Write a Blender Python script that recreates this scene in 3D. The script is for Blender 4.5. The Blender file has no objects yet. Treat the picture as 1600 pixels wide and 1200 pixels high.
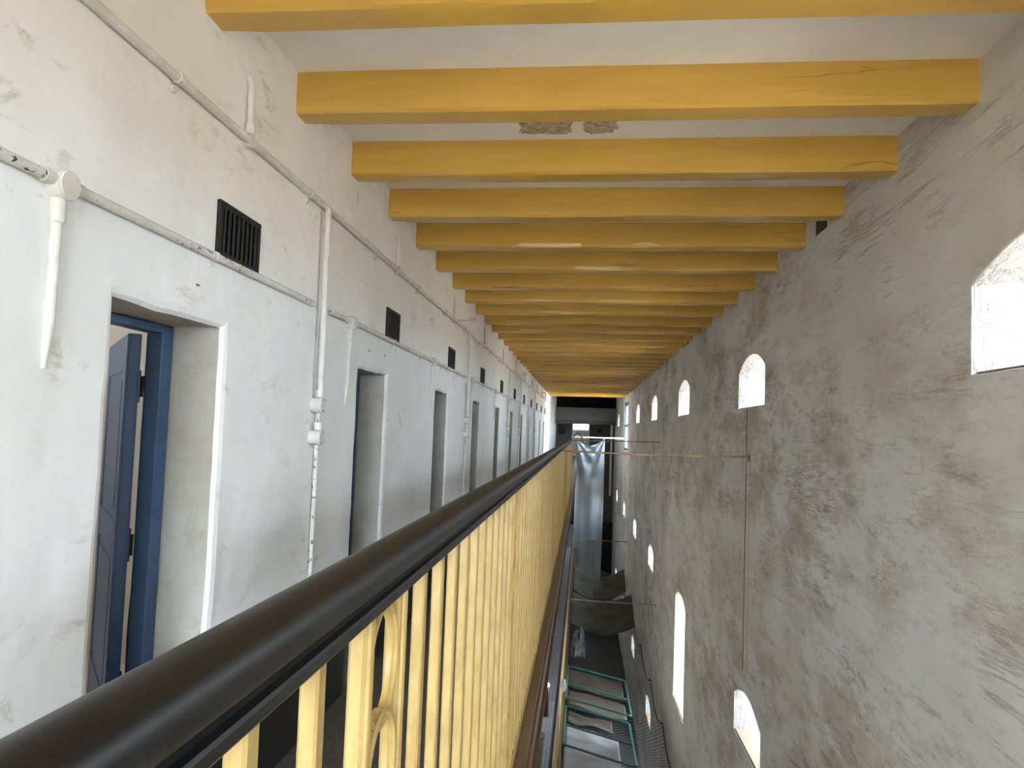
import bpy, math, random
from mathutils import Vector, Matrix, noise, geometry
random.seed(7)
sc = bpy.context.scene
C = sc.collection
PI = math.pi

# ------------------------------------------------------------------ camera
F_PX, YAW, PITCH, ROLL = 1200.0, -0.09381, 0.05999, 0.03668
cam_d = bpy.data.cameras.new('camera'); cam = bpy.data.objects.new('camera', cam_d); C.objects.link(cam)
sc.camera = cam
cam_d.sensor_fit = 'HORIZONTAL'; cam_d.sensor_width = 36.0; cam_d.lens = 36.0 * F_PX / 1600.0
cam_d.clip_start = 0.02; cam_d.clip_end = 500
cy_, sy_ = math.cos(YAW), math.sin(YAW)
fw = Vector((sy_ * math.cos(PITCH), cy_ * math.cos(PITCH), math.sin(PITCH)))
rt = Vector((cy_, -sy_, 0)); up = rt.cross(fw)
r2 = math.cos(ROLL) * rt + math.sin(ROLL) * up
u2 = -math.sin(ROLL) * rt + math.cos(ROLL) * up
M = Matrix.Identity(4)
for i in range(3):
    M[i][0] = r2[i]; M[i][1] = u2[i]; M[i][2] = -fw[i]; M[i][3] = 0.0
cam.matrix_world = M

# ------------------------------------------------------------------ world, sun, exposure
w = bpy.data.worlds.new('world'); sc.world = w; w.use_nodes = True
nt = w.node_tree; nt.nodes.clear()
bg = nt.nodes.new('ShaderNodeBackground'); wo = nt.nodes.new('ShaderNodeOutputWorld')
# hazy sky: pale blue all round, with brightness added behind the camera to light the inside
tc = nt.nodes.new('ShaderNodeTexCoord'); sx = nt.nodes.new('ShaderNodeSeparateXYZ'); mr = nt.nodes.new('ShaderNodeMapRange')
mr.interpolation_type = 'SMOOTHSTEP'
for k_, v_ in (('From Min', -0.55), ('From Max', -0.92), ('To Min', 1.0), ('To Max', 2.6)): mr.inputs[k_].default_value = v_
nt.links.new(tc.outputs['Generated'], sx.inputs[0]); nt.links.new(sx.outputs['Y'], mr.inputs['Value'])
bg.inputs['Color'].default_value = (0.76, 0.89, 1.0, 1)
nt.links.new(mr.outputs[0], bg.inputs['Strength'])
nt.links.new(bg.outputs[0], wo.inputs[0])
sd = bpy.data.lights.new('sun', 'SUN'); sd.energy = 3.0; sd.angle = math.radians(0.6); sd.color = (1.0, 0.93, 0.82)
sun = bpy.data.objects.new('sun', sd); C.objects.link(sun)
sun.rotation_euler = Vector((0.52, 0.20, -1.0)).to_track_quat('-Z', 'Y').to_euler()
sc.view_settings.view_transform = 'Standard'; sc.view_settings.look = 'None'
sc.view_settings.gamma = 1.0; sc.view_settings.use_curve_mapping = False
sc.view_settings.exposure = 4.4
cy = sc.cycles
cy.use_denoising = True; cy.max_bounces = 10; cy.diffuse_bounces = 7; cy.glossy_bounces = 3; cy.transparent_max_bounces = 12
cy.sample_clamp_indirect = 6.0; cy.caustics_reflective = False; cy.caustics_refractive = False

def portal(loc, sx, sy, normal):
    d = bpy.data.lights.new('window_portal', 'AREA'); d.shape = 'RECTANGLE'; d.size = sx; d.size_y = sy
    d.cycles.is_portal = True
    o = bpy.data.objects.new('window_portal', d); C.objects.link(o)
    o.location = loc; o.rotation_euler = Vector(normal).to_track_quat('-Z', 'Y').to_euler()
    return o

# ------------------------------------------------------------------ measures (metres, camera at the origin)
XL, XR = -1.6, 1.92          # faces of the two long walls
TL, TR = 0.36, 0.45          # their thickness
YB, YE = -3.2, 36.5          # near end wall, far end of the main block
ZF = -1.42                   # our gallery floor
ST = 3.85                    # storey height
ZG = -9.25                   # ground floor
RX = -0.262                  # railing line
def ceil_z(x): return 1.895 + (x - XL) / (XR - XL) * 0.045

# ------------------------------------------------------------------ helpers
def tag(o, label=None, cat=None, group=None, kind=None):
    if label: o['label'] = label
    if cat: o['category'] = cat
    if group: o['group'] = group
    if kind: o['kind'] = kind
    return o

def mesh_obj(name, vs, fs, mat, parent=None, smooth=None, mi=None):
    me = bpy.data.meshes.new(name)
    me.from_pydata([tuple(v) for v in vs], [], fs)
    mats = mat if isinstance(mat, (list, tuple)) else [mat]
    for m in mats: me.materials.append(m)
    if mi: me.polygons.foreach_set('material_index', mi)
    me.update()
    if smooth is not None:
        me.polygons.foreach_set('use_smooth', [True] * len(me.polygons))
        if smooth < 3: me.set_sharp_from_angle(angle=smooth)
    o = bpy.data.objects.new(name, me); C.objects.link(o)
    if parent: o.parent = parent
    return o

def empty(name, loc=(0, 0, 0)):
    o = bpy.data.objects.new(name, None); C.objects.link(o); o.location = loc
    o.empty_display_size = 0.1
    return o

class MB:
    def __init__(s): s.v = []; s.f = []; s.mi = []
    def add(s, vs, fs, m=0):
        n = len(s.v); s.v += [tuple(v) for v in vs]
        s.f += [tuple(i + n for i in f) for f in fs]; s.mi += [m] * len(fs)
        return s
    def box(s, x0, x1, y0, y1, z0, z1, m=0, ch=0.0):
        if ch <= 0:
            vs = [(x, y, z) for z in (z0, z1) for y in (y0, y1) for x in (x0, x1)]
            s.add(vs, [(0, 2, 3, 1), (4, 5, 7, 6), (0, 1, 5, 4), (2, 6, 7, 3), (0, 4, 6, 2), (1, 3, 7, 5)], m)
        else:
            # chamfered box: three layers of rings
            def ring(z, k):
                a, b = x0 + k, x1 - k; c, d = y0 + k, y1 - k; e = ch
                return [(a + e, c, z), (b - e, c, z), (b, c + e, z), (b, d - e, z), (b - e, d, z), (a + e, d, z), (a, d - e, z), (a, c + e, z)]
            rs = [ring(z0, ch * 0.7), ring(z0 + ch, 0), ring(z1 - ch, 0), ring(z1, ch * 0.7)]
            vs = [p for r in rs for p in r]; fs = []
            for k in range(3):
                for i in range(8):
                    j = (i + 1) % 8
                    fs.append((k * 8 + i, k * 8 + j, k * 8 + 8 + j, k * 8 + 8 + i))
            fs.append(tuple(reversed(range(8)))); fs.append(tuple(range(24, 32)))
            s.add(vs, fs, m)
        return s
    def tube(s, pts, r, n=10, m=0, cap=True, closed=False):
        pts = [Vector(p) for p in pts]; L = len(pts)
        rr = r if isinstance(r, (list, tuple)) else [r] * L
        prev = None; vs = []
        for i, p in enumerate(pts):
            if closed: t = pts[(i + 1) % L] - pts[i - 1]
            else: t = pts[min(i + 1, L - 1)] - pts[max(i - 1, 0)]
            t.normalize()
            if prev is None:
                a = Vector((0, 0, 1)) if abs(t.z) < 0.9 else Vector((1, 0, 0))
                u = t.cross(a).normalized()
            else:
                u = (prev - t * prev.dot(t)).normalized()
            prev = u; v = t.cross(u)
            for k in range(n):
                a = 2 * PI * k / n
                vs.append(p + (u * math.cos(a) + v * math.sin(a)) * rr[i])
        fs = []
        for i in range(L if closed else L - 1):
            i2 = (i + 1) % L
            for k in range(n):
                k2 = (k + 1) % n
                fs.append((i * n + k, i * n + k2, i2 * n + k2, i2 * n + k))
        if cap and not closed:
            fs.append(tuple(reversed(range(n)))); fs.append(tuple(range((L - 1) * n, L * n)))
        s.add(vs, fs, m); return s
    def loft(s, rings, m=0, cap=True, closed=False):
        n = len(rings[0]); vs = [p for r in rings for p in r]; fs = []
        L = len(rings)
        for i in range(L if closed else L - 1):
            i2 = (i + 1) % L
            for k in range(n):
                k2 = (k + 1) % n
                fs.append((i * n + k, i * n + k2, i2 * n + k2, i2 * n + k))
        if cap and not closed:
            fs.append(tuple(reversed(range(n)))); fs.append(tuple(range((L - 1) * n, L * n)))
        s.add(vs, fs, m); return s
    def disc(s, c, axis, r, h, n=20, m=0, dome=0.0):
        c = Vector(c); axis = Vector(axis).normalized()
        pts = [c, c + axis * h]; rr = [r, r]
        if dome:
            pts += [c + axis * (h + dome * 0.6), c + axis * (h + dome)]; rr += [r * 0.85, r * 0.45]
        s.tube(pts, rr, n, m); return s
    def build(s, name, mat, parent=None, smooth=None):
        return mesh_obj(name, s.v, s.f, mat, parent, smooth, s.mi if isinstance(mat, (list, tuple)) else None)

def grid(fn, nu, nv, flip=False):
    vs = [fn(i / nu, j / nv) for j in range(nv + 1) for i in range(nu + 1)]
    fs = []
    for j in range(nv):
        for i in range(nu):
            a = j * (nu + 1) + i
            q = (a, a + 1, a + nu + 2, a + nu + 1)
            fs.append(tuple(reversed(q)) if flip else q)
    return vs, fs

ORD = ('first second third fourth fifth sixth seventh eighth ninth tenth eleventh twelfth thirteenth fourteenth fifteenth sixteenth '
       'seventeenth eighteenth nineteenth twentieth twenty-first twenty-second twenty-third twenty-fourth twenty-fifth twenty-sixth '
       'twenty-seventh twenty-eighth twenty-ninth thirtieth thirty-first thirty-second thirty-third thirty-fourth thirty-fifth '
       'thirty-sixth').split()

# ------------------------------------------------------------------ materials
class NT:
    def __init__(s, name):
        s.m = bpy.data.materials.new(name); s.m.use_nodes = True; s.t = s.m.node_tree; s.t.nodes.clear()
        s.out = s.t.nodes.new('ShaderNodeOutputMaterial'); s.b = s.t.nodes.new('ShaderNodeBsdfPrincipled')
        s.t.links.new(s.b.outputs[0], s.out.inputs[0]); s.co = None
    def n(s, t, **kw):
        o = s.t.nodes.new(t)
        for k, v in kw.items():
            if k in o.inputs: o.inputs[k].default_value = v
            else: setattr(o, k, v)
        return o
    def l(s, a, b): s.t.links.new(a, b)
    def pos(s, scale=(1, 1, 1), rot=(0, 0, 0)):
        g = s.n('ShaderNodeNewGeometry') if s.co is None else s.co
        s.co = g
        mp = s.n('ShaderNodeMapping'); mp.inputs['Scale'].default_value = scale; mp.inputs['Rotation'].default_value = rot
        s.l(g.outputs['Position'], mp.inputs[0]); return mp.outputs[0]
    def noise(s, scale, vec=None, detail=4, rough=0.6, dist=0.0):
        o = s.n('ShaderNodeTexNoise'); o.inputs['Scale'].default_value = scale; o.inputs['Detail'].default_value = detail
        o.inputs['Roughness'].default_value = rough; o.inputs['Distortion'].default_value = dist
        s.l(vec if vec is not None else s.pos(), o.inputs['Vector']); return o.outputs['Fac']
    def ramp(s, fac, stops):
        o = s.n('ShaderNodeValToRGB'); cr = o.color_ramp
        while len(cr.elements) > 1: cr.elements.remove(cr.elements[-1])
        for i, (p, c) in enumerate(stops):
            e = cr.elements[0] if i == 0 else cr.elements.new(p)
            e.position = p; e.color = c if len(c) == 4 else (*c, 1)
        s.l(fac, o.inputs[0]); return o.outputs[0]
    def mix(s, fac, a, b, mode='MIX'):
        o = s.n('ShaderNodeMix', data_type='RGBA', blend_type=mode)
        for inp, v in ((o.inputs[0], fac), (o.inputs[6], a), (o.inputs[7], b)):
            if isinstance(v, bpy.types.NodeSocket): s.l(v, inp)
            elif isinstance(v, (int, float)): inp.default_value = v
            else: inp.default_value = (*v, 1) if len(v) == 3 else v
        return o.outputs[2]
    def math(s, op, a, b=0.0, c=None):
        o = s.n('ShaderNodeMath', operation=op)
        for inp, v in zip(o.inputs, (a, b, c)):
            if v is None: continue
            if isinstance(v, bpy.types.NodeSocket): s.l(v, inp)
            else: inp.default_value = v
        return o.outputs[0]
    def bump(s, h, strength=0.3, dist=0.01, prev=None):
        o = s.n('ShaderNodeBump'); o.inputs['Strength'].default_value = strength; o.inputs['Distance'].default_value = dist
        s.l(h, o.inputs['Height'])
        if prev is not None: s.l(prev, o.inputs['Normal'])
        s.l(o.outputs[0], s.b.inputs['Normal']); return o.outputs[0]
    def col(s, c):
        if isinstance(c, bpy.types.NodeSocket): s.l(c, s.b.inputs['Base Color'])
        else: s.b.inputs['Base Color'].default_value = (*c, 1)
    def set(s, **kw):
        for k, v in kw.items(): s.b.inputs[k.replace('_', ' ')].default_value = v
        return s

def G(v): return (v, v, v)

def mat_plaster_left():
    t = NT('white_limewash'); t.set(Roughness=0.75)
    big = t.noise(1.3, detail=5); fine = t.noise(9, t.pos((1, 0.6, 1)), detail=6)
    c = t.mix(t.ramp(big, [(0.3, G(0)), (0.7, G(1))]), (0.76, 0.755, 0.735), (0.85, 0.86, 0.875))
    # scuffs: short dirty marks
    sc_ = t.ramp(t.noise(5.0, t.pos((1, 0.7, 1.6)), detail=8, rough=0.72, dist=0.6), [(0.56, G(0)), (0.66, G(1))])
    gate = t.ramp(t.noise(1.7, t.pos((1, 1, 1.3)), detail=2), [(0.46, G(0)), (0.60, G(1))])
    m = t.math('MULTIPLY', sc_, gate)
    c = t.mix(t.math('MULTIPLY', m, 0.65), c, (0.46, 0.38, 0.28))
    # vertical brush streaks
    st = t.ramp(t.noise(3, t.pos((6, 6, 0.25)), detail=3), [(0.35, G(0)), (0.65, G(1))])
    c = t.mix(t.math('MULTIPLY', st, 0.22), c, (0.76, 0.765, 0.79))
    t.col(c)
    h = t.math('ADD', t.noise(2.2, t.pos((1, 0.7, 1)), detail=5, rough=0.42), t.math('MULTIPLY', t.noise(9, t.pos((1, 0.6, 1)), detail=3, rough=0.5), 0.10))
    t.bump(h, 0.75, 0.06)
    return t.m

def mat_plaster_right():
    t = NT('stained_limewash'); t.set(Roughness=0.85)
    base = t.mix(t.ramp(t.noise(0.8, t.pos((1, 0.5, 1)), detail=5), [(0.36, G(0)), (0.64, G(1))]), (0.73, 0.69, 0.61), (0.86, 0.845, 0.815))
    # broad worn areas where the brown render shows through
    gate = t.ramp(t.noise(0.75, t.pos((1, 0.5, 1.5)), detail=4, rough=0.6), [(0.36, G(0.10)), (0.60, G(1))])
    n1 = t.noise(1.5, t.pos((1, 0.50, 1.3)), detail=14, rough=0.74, dist=0.2)
    st = t.ramp(n1, [(0.46, G(0)), (0.53, G(0.55)), (0.64, G(1))])
    c = t.mix(t.math('MULTIPLY', t.math('MULTIPLY', st, gate), 0.85), base, (0.47, 0.365, 0.245))
    n2 = t.noise(4.5, t.pos((1, 0.40, 1.6)), detail=15, rough=0.88, dist=0.15)
    st2 = t.ramp(n2, [(0.525, G(0)), (0.575, G(1))])
    c = t.mix(t.math('MULTIPLY', t.math('MULTIPLY', st2, gate), 0.72), c, (0.33, 0.245, 0.155))
    # thin ragged ledges between the stone courses
    n3 = t.noise(1.5, t.pos((1, 0.28, 3.2)), detail=10, rough=0.66, dist=0.2)
    led = t.ramp(t.math('ABSOLUTE', t.math('SUBTRACT', n3, 0.5)), [(0.0, G(1)), (0.018, G(0))])
    g3 = t.ramp(t.noise(1.9, t.pos((1, 0.6, 1)), detail=4), [(0.52, G(0)), (0.62, G(1))])
    led = t.math('MULTIPLY', led, g3)
    c = t.mix(t.math('MULTIPLY', led, 0.42), c, (0.33, 0.25, 0.17))
    t.col(c)
    h = t.math('ADD', t.noise(2.6, t.pos((1, 0.5, 1.2)), detail=10, rough=0.66), t.math('MULTIPLY', n2, 0.35))
    h = t.math('SUBTRACT', h, t.math('MULTIPLY', led, 0.25))
    t.bump(h, 0.6, 0.05)
    return t.m

def mat_reveal():  # white plaster given a dark colour to hold back window glare
    t = NT('darkened_reveal_wash'); t.set(Roughness=0.8)
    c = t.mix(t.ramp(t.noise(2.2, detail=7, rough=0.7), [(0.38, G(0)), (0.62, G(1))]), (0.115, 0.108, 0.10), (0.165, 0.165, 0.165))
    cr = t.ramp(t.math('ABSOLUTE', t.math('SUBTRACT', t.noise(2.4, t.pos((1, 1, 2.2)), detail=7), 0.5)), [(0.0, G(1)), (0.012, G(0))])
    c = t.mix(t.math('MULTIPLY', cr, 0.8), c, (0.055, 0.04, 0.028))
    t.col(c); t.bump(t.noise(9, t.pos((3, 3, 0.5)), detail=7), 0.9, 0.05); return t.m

def mat_grime_shade():  # doorway grime, darkened further: shade of the reveals put into the colour
    t = NT('grimy_shaded_doorway_wash'); t.set(Roughness=0.8)
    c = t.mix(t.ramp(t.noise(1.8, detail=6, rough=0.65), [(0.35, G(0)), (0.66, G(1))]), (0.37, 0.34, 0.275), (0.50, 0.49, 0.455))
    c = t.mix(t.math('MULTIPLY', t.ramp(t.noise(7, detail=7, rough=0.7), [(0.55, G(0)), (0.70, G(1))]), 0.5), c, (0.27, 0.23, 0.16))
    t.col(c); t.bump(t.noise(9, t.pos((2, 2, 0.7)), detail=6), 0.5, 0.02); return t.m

def mat_yellow_beam():
    t = NT('yellow_gloss_paint'); t.set(Roughness=0.3)
    v = t.pos((0.35, 1, 3))
    c = t.mix(t.ramp(t.noise(4, v, detail=5), [(0.3, G(0)), (0.7, G(1))]), (0.55, 0.335, 0.06), (0.66, 0.41, 0.085))
    crack = t.noise(1.1, t.pos((0.30, 1, 3.4)), detail=7, rough=0.52, dist=0.0)
    d = t.math('ABSOLUTE', t.math('SUBTRACT', crack, 0.5))
    line = t.ramp(d, [(0.0, G(1)), (0.005, G(0))])
    gate = t.ramp(t.noise(0.9, t.pos((0.6, 3, 1)), detail=2), [(0.53, G(0)), (0.62, G(1))])
    ln = t.math('MULTIPLY', line, gate)
    c = t.mix(t.math('MULTIPLY', ln, 0.75), c, (0.20, 0.11, 0.02))
    t.col(c)
    h = t.math('SUBTRACT', t.math('MULTIPLY', t.noise(22, t.pos((0.15, 1, 1.4)), detail=5), 0.5), ln)
    t.bump(h, 0.35, 0.006)
    return t.m

def mat_ceiling():
    t = NT('ceiling_limewash'); t.set(Roughness=0.7)
    c = t.mix(t.ramp(t.noise(2, detail=4), [(0.35, G(0)), (0.65, G(1))]), (0.80, 0.78, 0.75), (0.86, 0.85, 0.83))
    t.col(c); t.bump(t.noise(7, detail=5), 0.4, 0.015); return t.m

def mat_rail_yellow():
    t = NT('yellow_cast_iron_paint'); t.set(Roughness=0.38)
    c = t.mix(t.ramp(t.noise(30, t.pos((1, 1, 0.4)), detail=4), [(0.35, G(0)), (0.65, G(1))]), (0.42, 0.285, 0.095), (0.52, 0.375, 0.14))
    sp = t.ramp(t.noise(60, detail=3), [(0.70, G(0)), (0.76, G(1))])
    c = t.mix(t.math('MULTIPLY', sp, 0.7), c, (0.16, 0.10, 0.04))
    t.col(c); t.bump(t.noise(120, t.pos((1, 1, 0.5)), detail=4), 0.35, 0.002); return t.m

def mat_black_rail():
    t = NT('worn_black_paint'); t.set(Roughness=0.42); t.b.inputs['Specular IOR Level'].default_value = 0.35
    c = t.mix(t.ramp(t.noise(5, t.pos((1, 0.5, 1)), detail=5, rough=0.7), [(0.42, G(0)), (0.68, G(1))]), (0.004, 0.004, 0.0055), (0.011, 0.009, 0.006))
    t.col(c); t.bump(t.noise(25, t.pos((1, 0.4, 1)), detail=4), 0.25, 0.002); return t.m

def simple(name, c, rough=0.6, var=0.15, scale=6, bump=0.2, bd=0.004, metal=0.0, stretch=(1, 1, 1)):
    t = NT(name); t.set(Roughness=rough, Metallic=metal)
    lo = tuple(x * (1 - var) for x in c); hi = tuple(min(1, x * (1 + var)) for x in c)
    t.col(t.mix(t.ramp(t.noise(scale, t.pos(stretch), detail=5), [(0.35, G(0)), (0.65, G(1))]), lo, hi))
    if bump: t.bump(t.noise(scale * 3, t.pos(stretch), detail=4), bump, bd)
    return t.m

def mat_pipe(chips=False):
    t = NT('painted_conduit_chipped' if chips else 'painted_conduit'); t.set(Roughness=0.5)
    c = t.mix(t.ramp(t.noise(7, detail=3), [(0.4, G(0)), (0.6, G(1))]), (0.60, 0.575, 0.515), (0.69, 0.675, 0.64))
    if chips:
        a = t.ramp(t.noise(48, t.pos((1, 0.8, 0.8)), detail=3), [(0.60, G(0)), (0.625, G(1))])
        g = t.ramp(t.noise(1.6, detail=1), [(0.36, G(0)), (0.46, G(1))])
        c = t.mix(t.math('MULTIPLY', a, g), c, (0.07, 0.03, 0.02))
    t.col(c); t.bump(t.noise(40, detail=3), 0.3, 0.002); return t.m

def mat_net():
    t = NT('galvanised_wire_netting'); t.set(Roughness=0.5, Metallic=0.3)
    t.col((0.16, 0.16, 0.165))
    sep = t.n('ShaderNodeSeparateXYZ'); t.l(t.pos((1, 1, 1)), sep.inputs[0])
    P = 0.075
    def wire(sg):
        a = t.math('ADD', t.math('MULTIPLY', sep.outputs[0], 1.0), t.math('MULTIPLY', sep.outputs[1], 0.62 * sg))
        fr = t.math('FRACT', t.math('MULTIPLY', a, 1 / P))
        return t.math('LESS_THAN', fr, 0.17)
    al = t.math('MAXIMUM', wire(1), wire(-1))
    t.l(al, t.b.inputs['Alpha'])
    return t.m

def mat_brickfloor():
    t = NT('grey_brick_paving'); t.set(Roughness=0.55)
    br = t.n('ShaderNodeTexBrick'); br.inputs['Scale'].default_value = 4.0
    br.inputs['Color1'].default_value = (0.33, 0.35, 0.40, 1); br.inputs['Color2'].default_value = (0.24, 0.26, 0.31, 1)
    br.inputs['Mortar'].default_value = (0.10, 0.10, 0.11, 1); br.inputs['Mortar Size'].default_value = 0.03
    t.l(t.pos(), br.inputs['Vector']); t.col(br.outputs['Color'])
    t.bump(br.outputs['Fac'], 0.4, -0.01); return t.m

def mat_timber_floor():
    t = NT('dark_worn_floor'); t.set(Roughness=0.7)
    c = t.mix(t.ramp(t.noise(30, detail=6, rough=0.7), [(0.4, G(0)), (0.7, G(1))]), (0.05, 0.043, 0.036), (0.105, 0.09, 0.075))
    t.col(c); t.bump(t.noise(50, detail=5), 0.4, 0.004); return t.m

MLEFT, MRIGHT, MREV, MCEIL = mat_plaster_left(), mat_plaster_right(), mat_reveal(), mat_ceiling()
MGRIME_SHADE = mat_grime_shade()
MBEAM, MYEL, MBLK = mat_yellow_beam(), mat_rail_yellow(), mat_black_rail()
MPIPE, MCHIP, MNET, MBRICK, MTFLOOR = mat_pipe(), mat_pipe(True), mat_net(), mat_brickfloor(), mat_timber_floor()
MBROWN = simple('brown_painted_timber', (0.13, 0.075, 0.04), 0.4, 0.2, 5, 0.2, 0.003, stretch=(1, 0.3, 1))
MIRON = simple('black_iron', (0.012, 0.012, 0.013), 0.45, 0.2)
MGRIL = simple('black_grille_paint', (0.003, 0.003, 0.0032), 0.7, 0.1)
MDARK = simple('dark_paint_void_shade', (0.006, 0.006, 0.007), 0.8)  # unlit void's shade put into colour; also the dark board and plate
MBLUE = simple('blue_door_paint', (0.030, 0.072, 0.155), 0.42, 0.12, 5, 0.15, 0.003)
MBLUE2 = simple('pale_blue_paint', (0.07, 0.145, 0.27), 0.45, 0.1, 5, 0.1, 0.002)
MTAN = simple('tan_sill_plaster', (0.24, 0.155, 0.10), 0.75, 0.12, 3)
MGREY = simple('end_wall_grey', (0.10, 0.097, 0.09), 0.8, 0.1, 1.0)
MCELL = simple('cell_cream_wash', (0.62, 0.57, 0.49), 0.8, 0.08, 2.0)
MSTEEL = simple('steel_tie_rod', (0.40, 0.27, 0.15), 0.5, 0.25, 4, 0.1, 0.002, metal=0.2)
MWHITE = simple('white_paint', (0.78, 0.78, 0.76), 0.45, 0.04, 5)
MGREEN = simple('green_painted_steel', (0.025, 0.13, 0.11), 0.35, 0.2, 6, 0.1, 0.001)
MSHEET = simple('dusty_grey_sheet', (0.22, 0.205, 0.21), 0.6, 0.22, 1.6, 0.5, 0.02)
MSHEETB = simple('dusty_brown_sheet', (0.085, 0.07, 0.053), 0.65, 0.25, 1.6, 0.5, 0.02)
MTARP = simple('dark_olive_tarpaulin', (0.035, 0.042, 0.03), 0.5, 0.35, 2.0, 0.4, 0.02)
MCURT = simple('grey_satin_curtain', (0.22, 0.25, 0.275), 0.42, 0.06, 2.0, 0.1, 0.003)
MSAND = simple('sandy_ground', (0.40, 0.35, 0.29), 0.9, 0.15, 0.3)
MSLAB = simple('dusty_ground_floor', (0.012, 0.011, 0.010), 0.8, 0.2, 1.0)
MOUT = simple('outside_stone', (0.06, 0.057, 0.053), 0.9, 0.15, 1.2)
MPLAS = simple('crumpled_plastic', (0.16, 0.165, 0.17), 0.25, 0.3, 6, 0.4, 0.02)
MRAG = simple('white_rag_cloth', (0.72, 0.70, 0.78), 0.8, 0.1, 30, 0.5, 0.004)
MRED = simple('dark_red_enamel', (0.05, 0.006, 0.006), 0.3, 0.15, 8)
MBIN = simple('grey_green_plastic', (0.16, 0.17, 0.13), 0.5, 0.1, 4)
MLABEL = simple('grey_card', (0.16, 0.15, 0.14), 0.7, 0.1, 20)
MPEEL = simple('bare_brown_render', (0.48, 0.37, 0.26), 0.85, 0.35, 22, 0.6, 0.01)

# ------------------------------------------------------------------ walls with holes
def rect_loop(y0, y1, z0, z1, seg=0.12, jit=0.0):
    cs = [(y0, z0), (y1, z0), (y1, z1), (y0, z1)]; out = []
    for i in range(4):
        a, b = Vector(cs[i]), Vector(cs[(i + 1) % 4]); n = max(1, int((b - a).length / seg))
        for k in range(n): out.append(a.lerp(b, k / n))
    if jit:
        out = [Vector((p.x + jit * noise.noise((p.x * 5, p.y * 5, 1.3)), p.y + jit * noise.noise((p.x * 5, p.y * 5, 7.7)))) for p in out]
    return out

def arch_loop(y0, y1, z0, zs, rise, jit=0.008):
    out = []
    def seg(a, b, n):
        for k in range(n): out.append(Vector(a).lerp(Vector(b), k / n))
    seg((y0, z0), (y1, z0), 8); seg((y1, z0), (y1, zs), 4)
    c = (y1 - y0) / 2; R = (c * c + rise * rise) / (2 * rise); ym = (y0 + y1) / 2; zc = zs + rise - R
    a0 = math.asin(c / R)
    for k in range(14):
        a = a0 - 2 * a0 * k / 14
        out.append(Vector((ym + R * math.sin(a), zc + R * math.cos(a))))
    seg((y0, zs), (y0, z0), 4)
    return [Vector((p.x + jit * noise.noise((p.x * 3, p.y * 6, 1.3)), p.y + jit * noise.noise((p.x * 3, p.y * 6, 7.7)))) for p in out]

def expand(loop, e):
    cx = sum(p.x for p in loop) / len(loop); n = len(loop); out = []
    for i, p in enumerate(loop):
        t = loop[(i + 1) % n] - loop[i - 1]
        nn = Vector((t.y, -t.x)).normalized()
        out.append(p + nn * e)
    return out

def wall_with_holes(name, X, T, y0, y1, z0, z1, holes, mats, side=1, cham=0.0, inner_mi=1, parent=None, splay=0.0):
    """side=+1: the wall body lies towards +X of its face; holes are CCW loops in (y, z)"""
    mb = MB()
    outer = rect_loop(y0, y1, z0, z1, seg=50)
    big = [expand(h, cham) if cham else h for h in holes]
    loops = [outer] + [list(reversed(h)) for h in big]
    flat = [Vector((p.x, p.y, 0)) for l in loops for p in l]
    tris = geometry.tessellate_polygon([[Vector((p.x, p.y, 0)) for p in l] for l in loops])
    front = [(X, p.x, p.y) for p in flat]
    def orient(t):
        a, b, c = (flat[i] for i in t)
        ccw = (b - a).cross(c - a).z > 0          # CCW in (y,z) -> normal +X
        want = side < 0
        return t if ccw == want else (t[0], t[2], t[1])
    mb.add(front, [orient(t) for t in tris], 0)
    wide = [expand(h, splay) if splay else h for h in holes]
    loops2 = [outer] + [list(reversed(h)) for h in wide]
    flat2 = [p for l in loops2 for p in l]
    mb.add([(X + side * T, p.x, p.y) for p in flat2], [tuple(reversed(orient(t))) for t in tris], 0)
    for hb, h, hw_ in zip(big, holes, wide):
        n = len(h); d = cham * 0.55
        rings = [[(X, p.x, p.y) for p in hb]]
        if cham:
            mid = [a.lerp(b, 0.62) for a, b in zip(hb, h)]
            rings.append([(X + side * d * 0.3, p.x, p.y) for p in mid])
        ks = [d / T if cham else 0, 1]
        k0 = 0.0 if not cham else d / T
        if cham: rings.append([(X + side * d, p.x, p.y) for p in h])
        for k in (0.33, 0.66, 1.0):
            kk = k0 + (1 - k0) * k
            q_ = (kk - k0) / (1 - k0); rings.append([(X + side * T * kk, p.x + (r_.x - p.x) * q_, p.y + (r_.y - p.y) * q_) for p, r_ in zip(h, hw_)])
        vs = [p for r in rings for p in r]; fs = []; m = []
        for r in range(len(rings) - 1):
            for i in range(n):
                j = (i + 1) % n
                q = (r * n + i, (r + 1) * n + i, (r + 1) * n + j, r * n + j)
                fs.append(q if side > 0 else tuple(reversed(q)))
                m.append(0 if (cham and r < 2) else inner_mi)
        base = len(mb.v); mb.v += vs; mb.f += [tuple(i + base for i in f) for f in fs]; mb.mi += m
    n = 4; o4 = [(X, y0, z0), (X, y1, z0), (X, y1, z1), (X, y0, z1)]; b4 = [(X + side * T, p[1], p[2]) for p in o4]
    fs = [(i, (i + 1) % 4, 4 + (i + 1) % 4, 4 + i) for i in range(4)]
    if side < 0: fs = [tuple(reversed(f)) for f in fs]
    mb.add(o4 + b4, fs, 0)
    o = mb.build(name, mats, parent)
    return o

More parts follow.
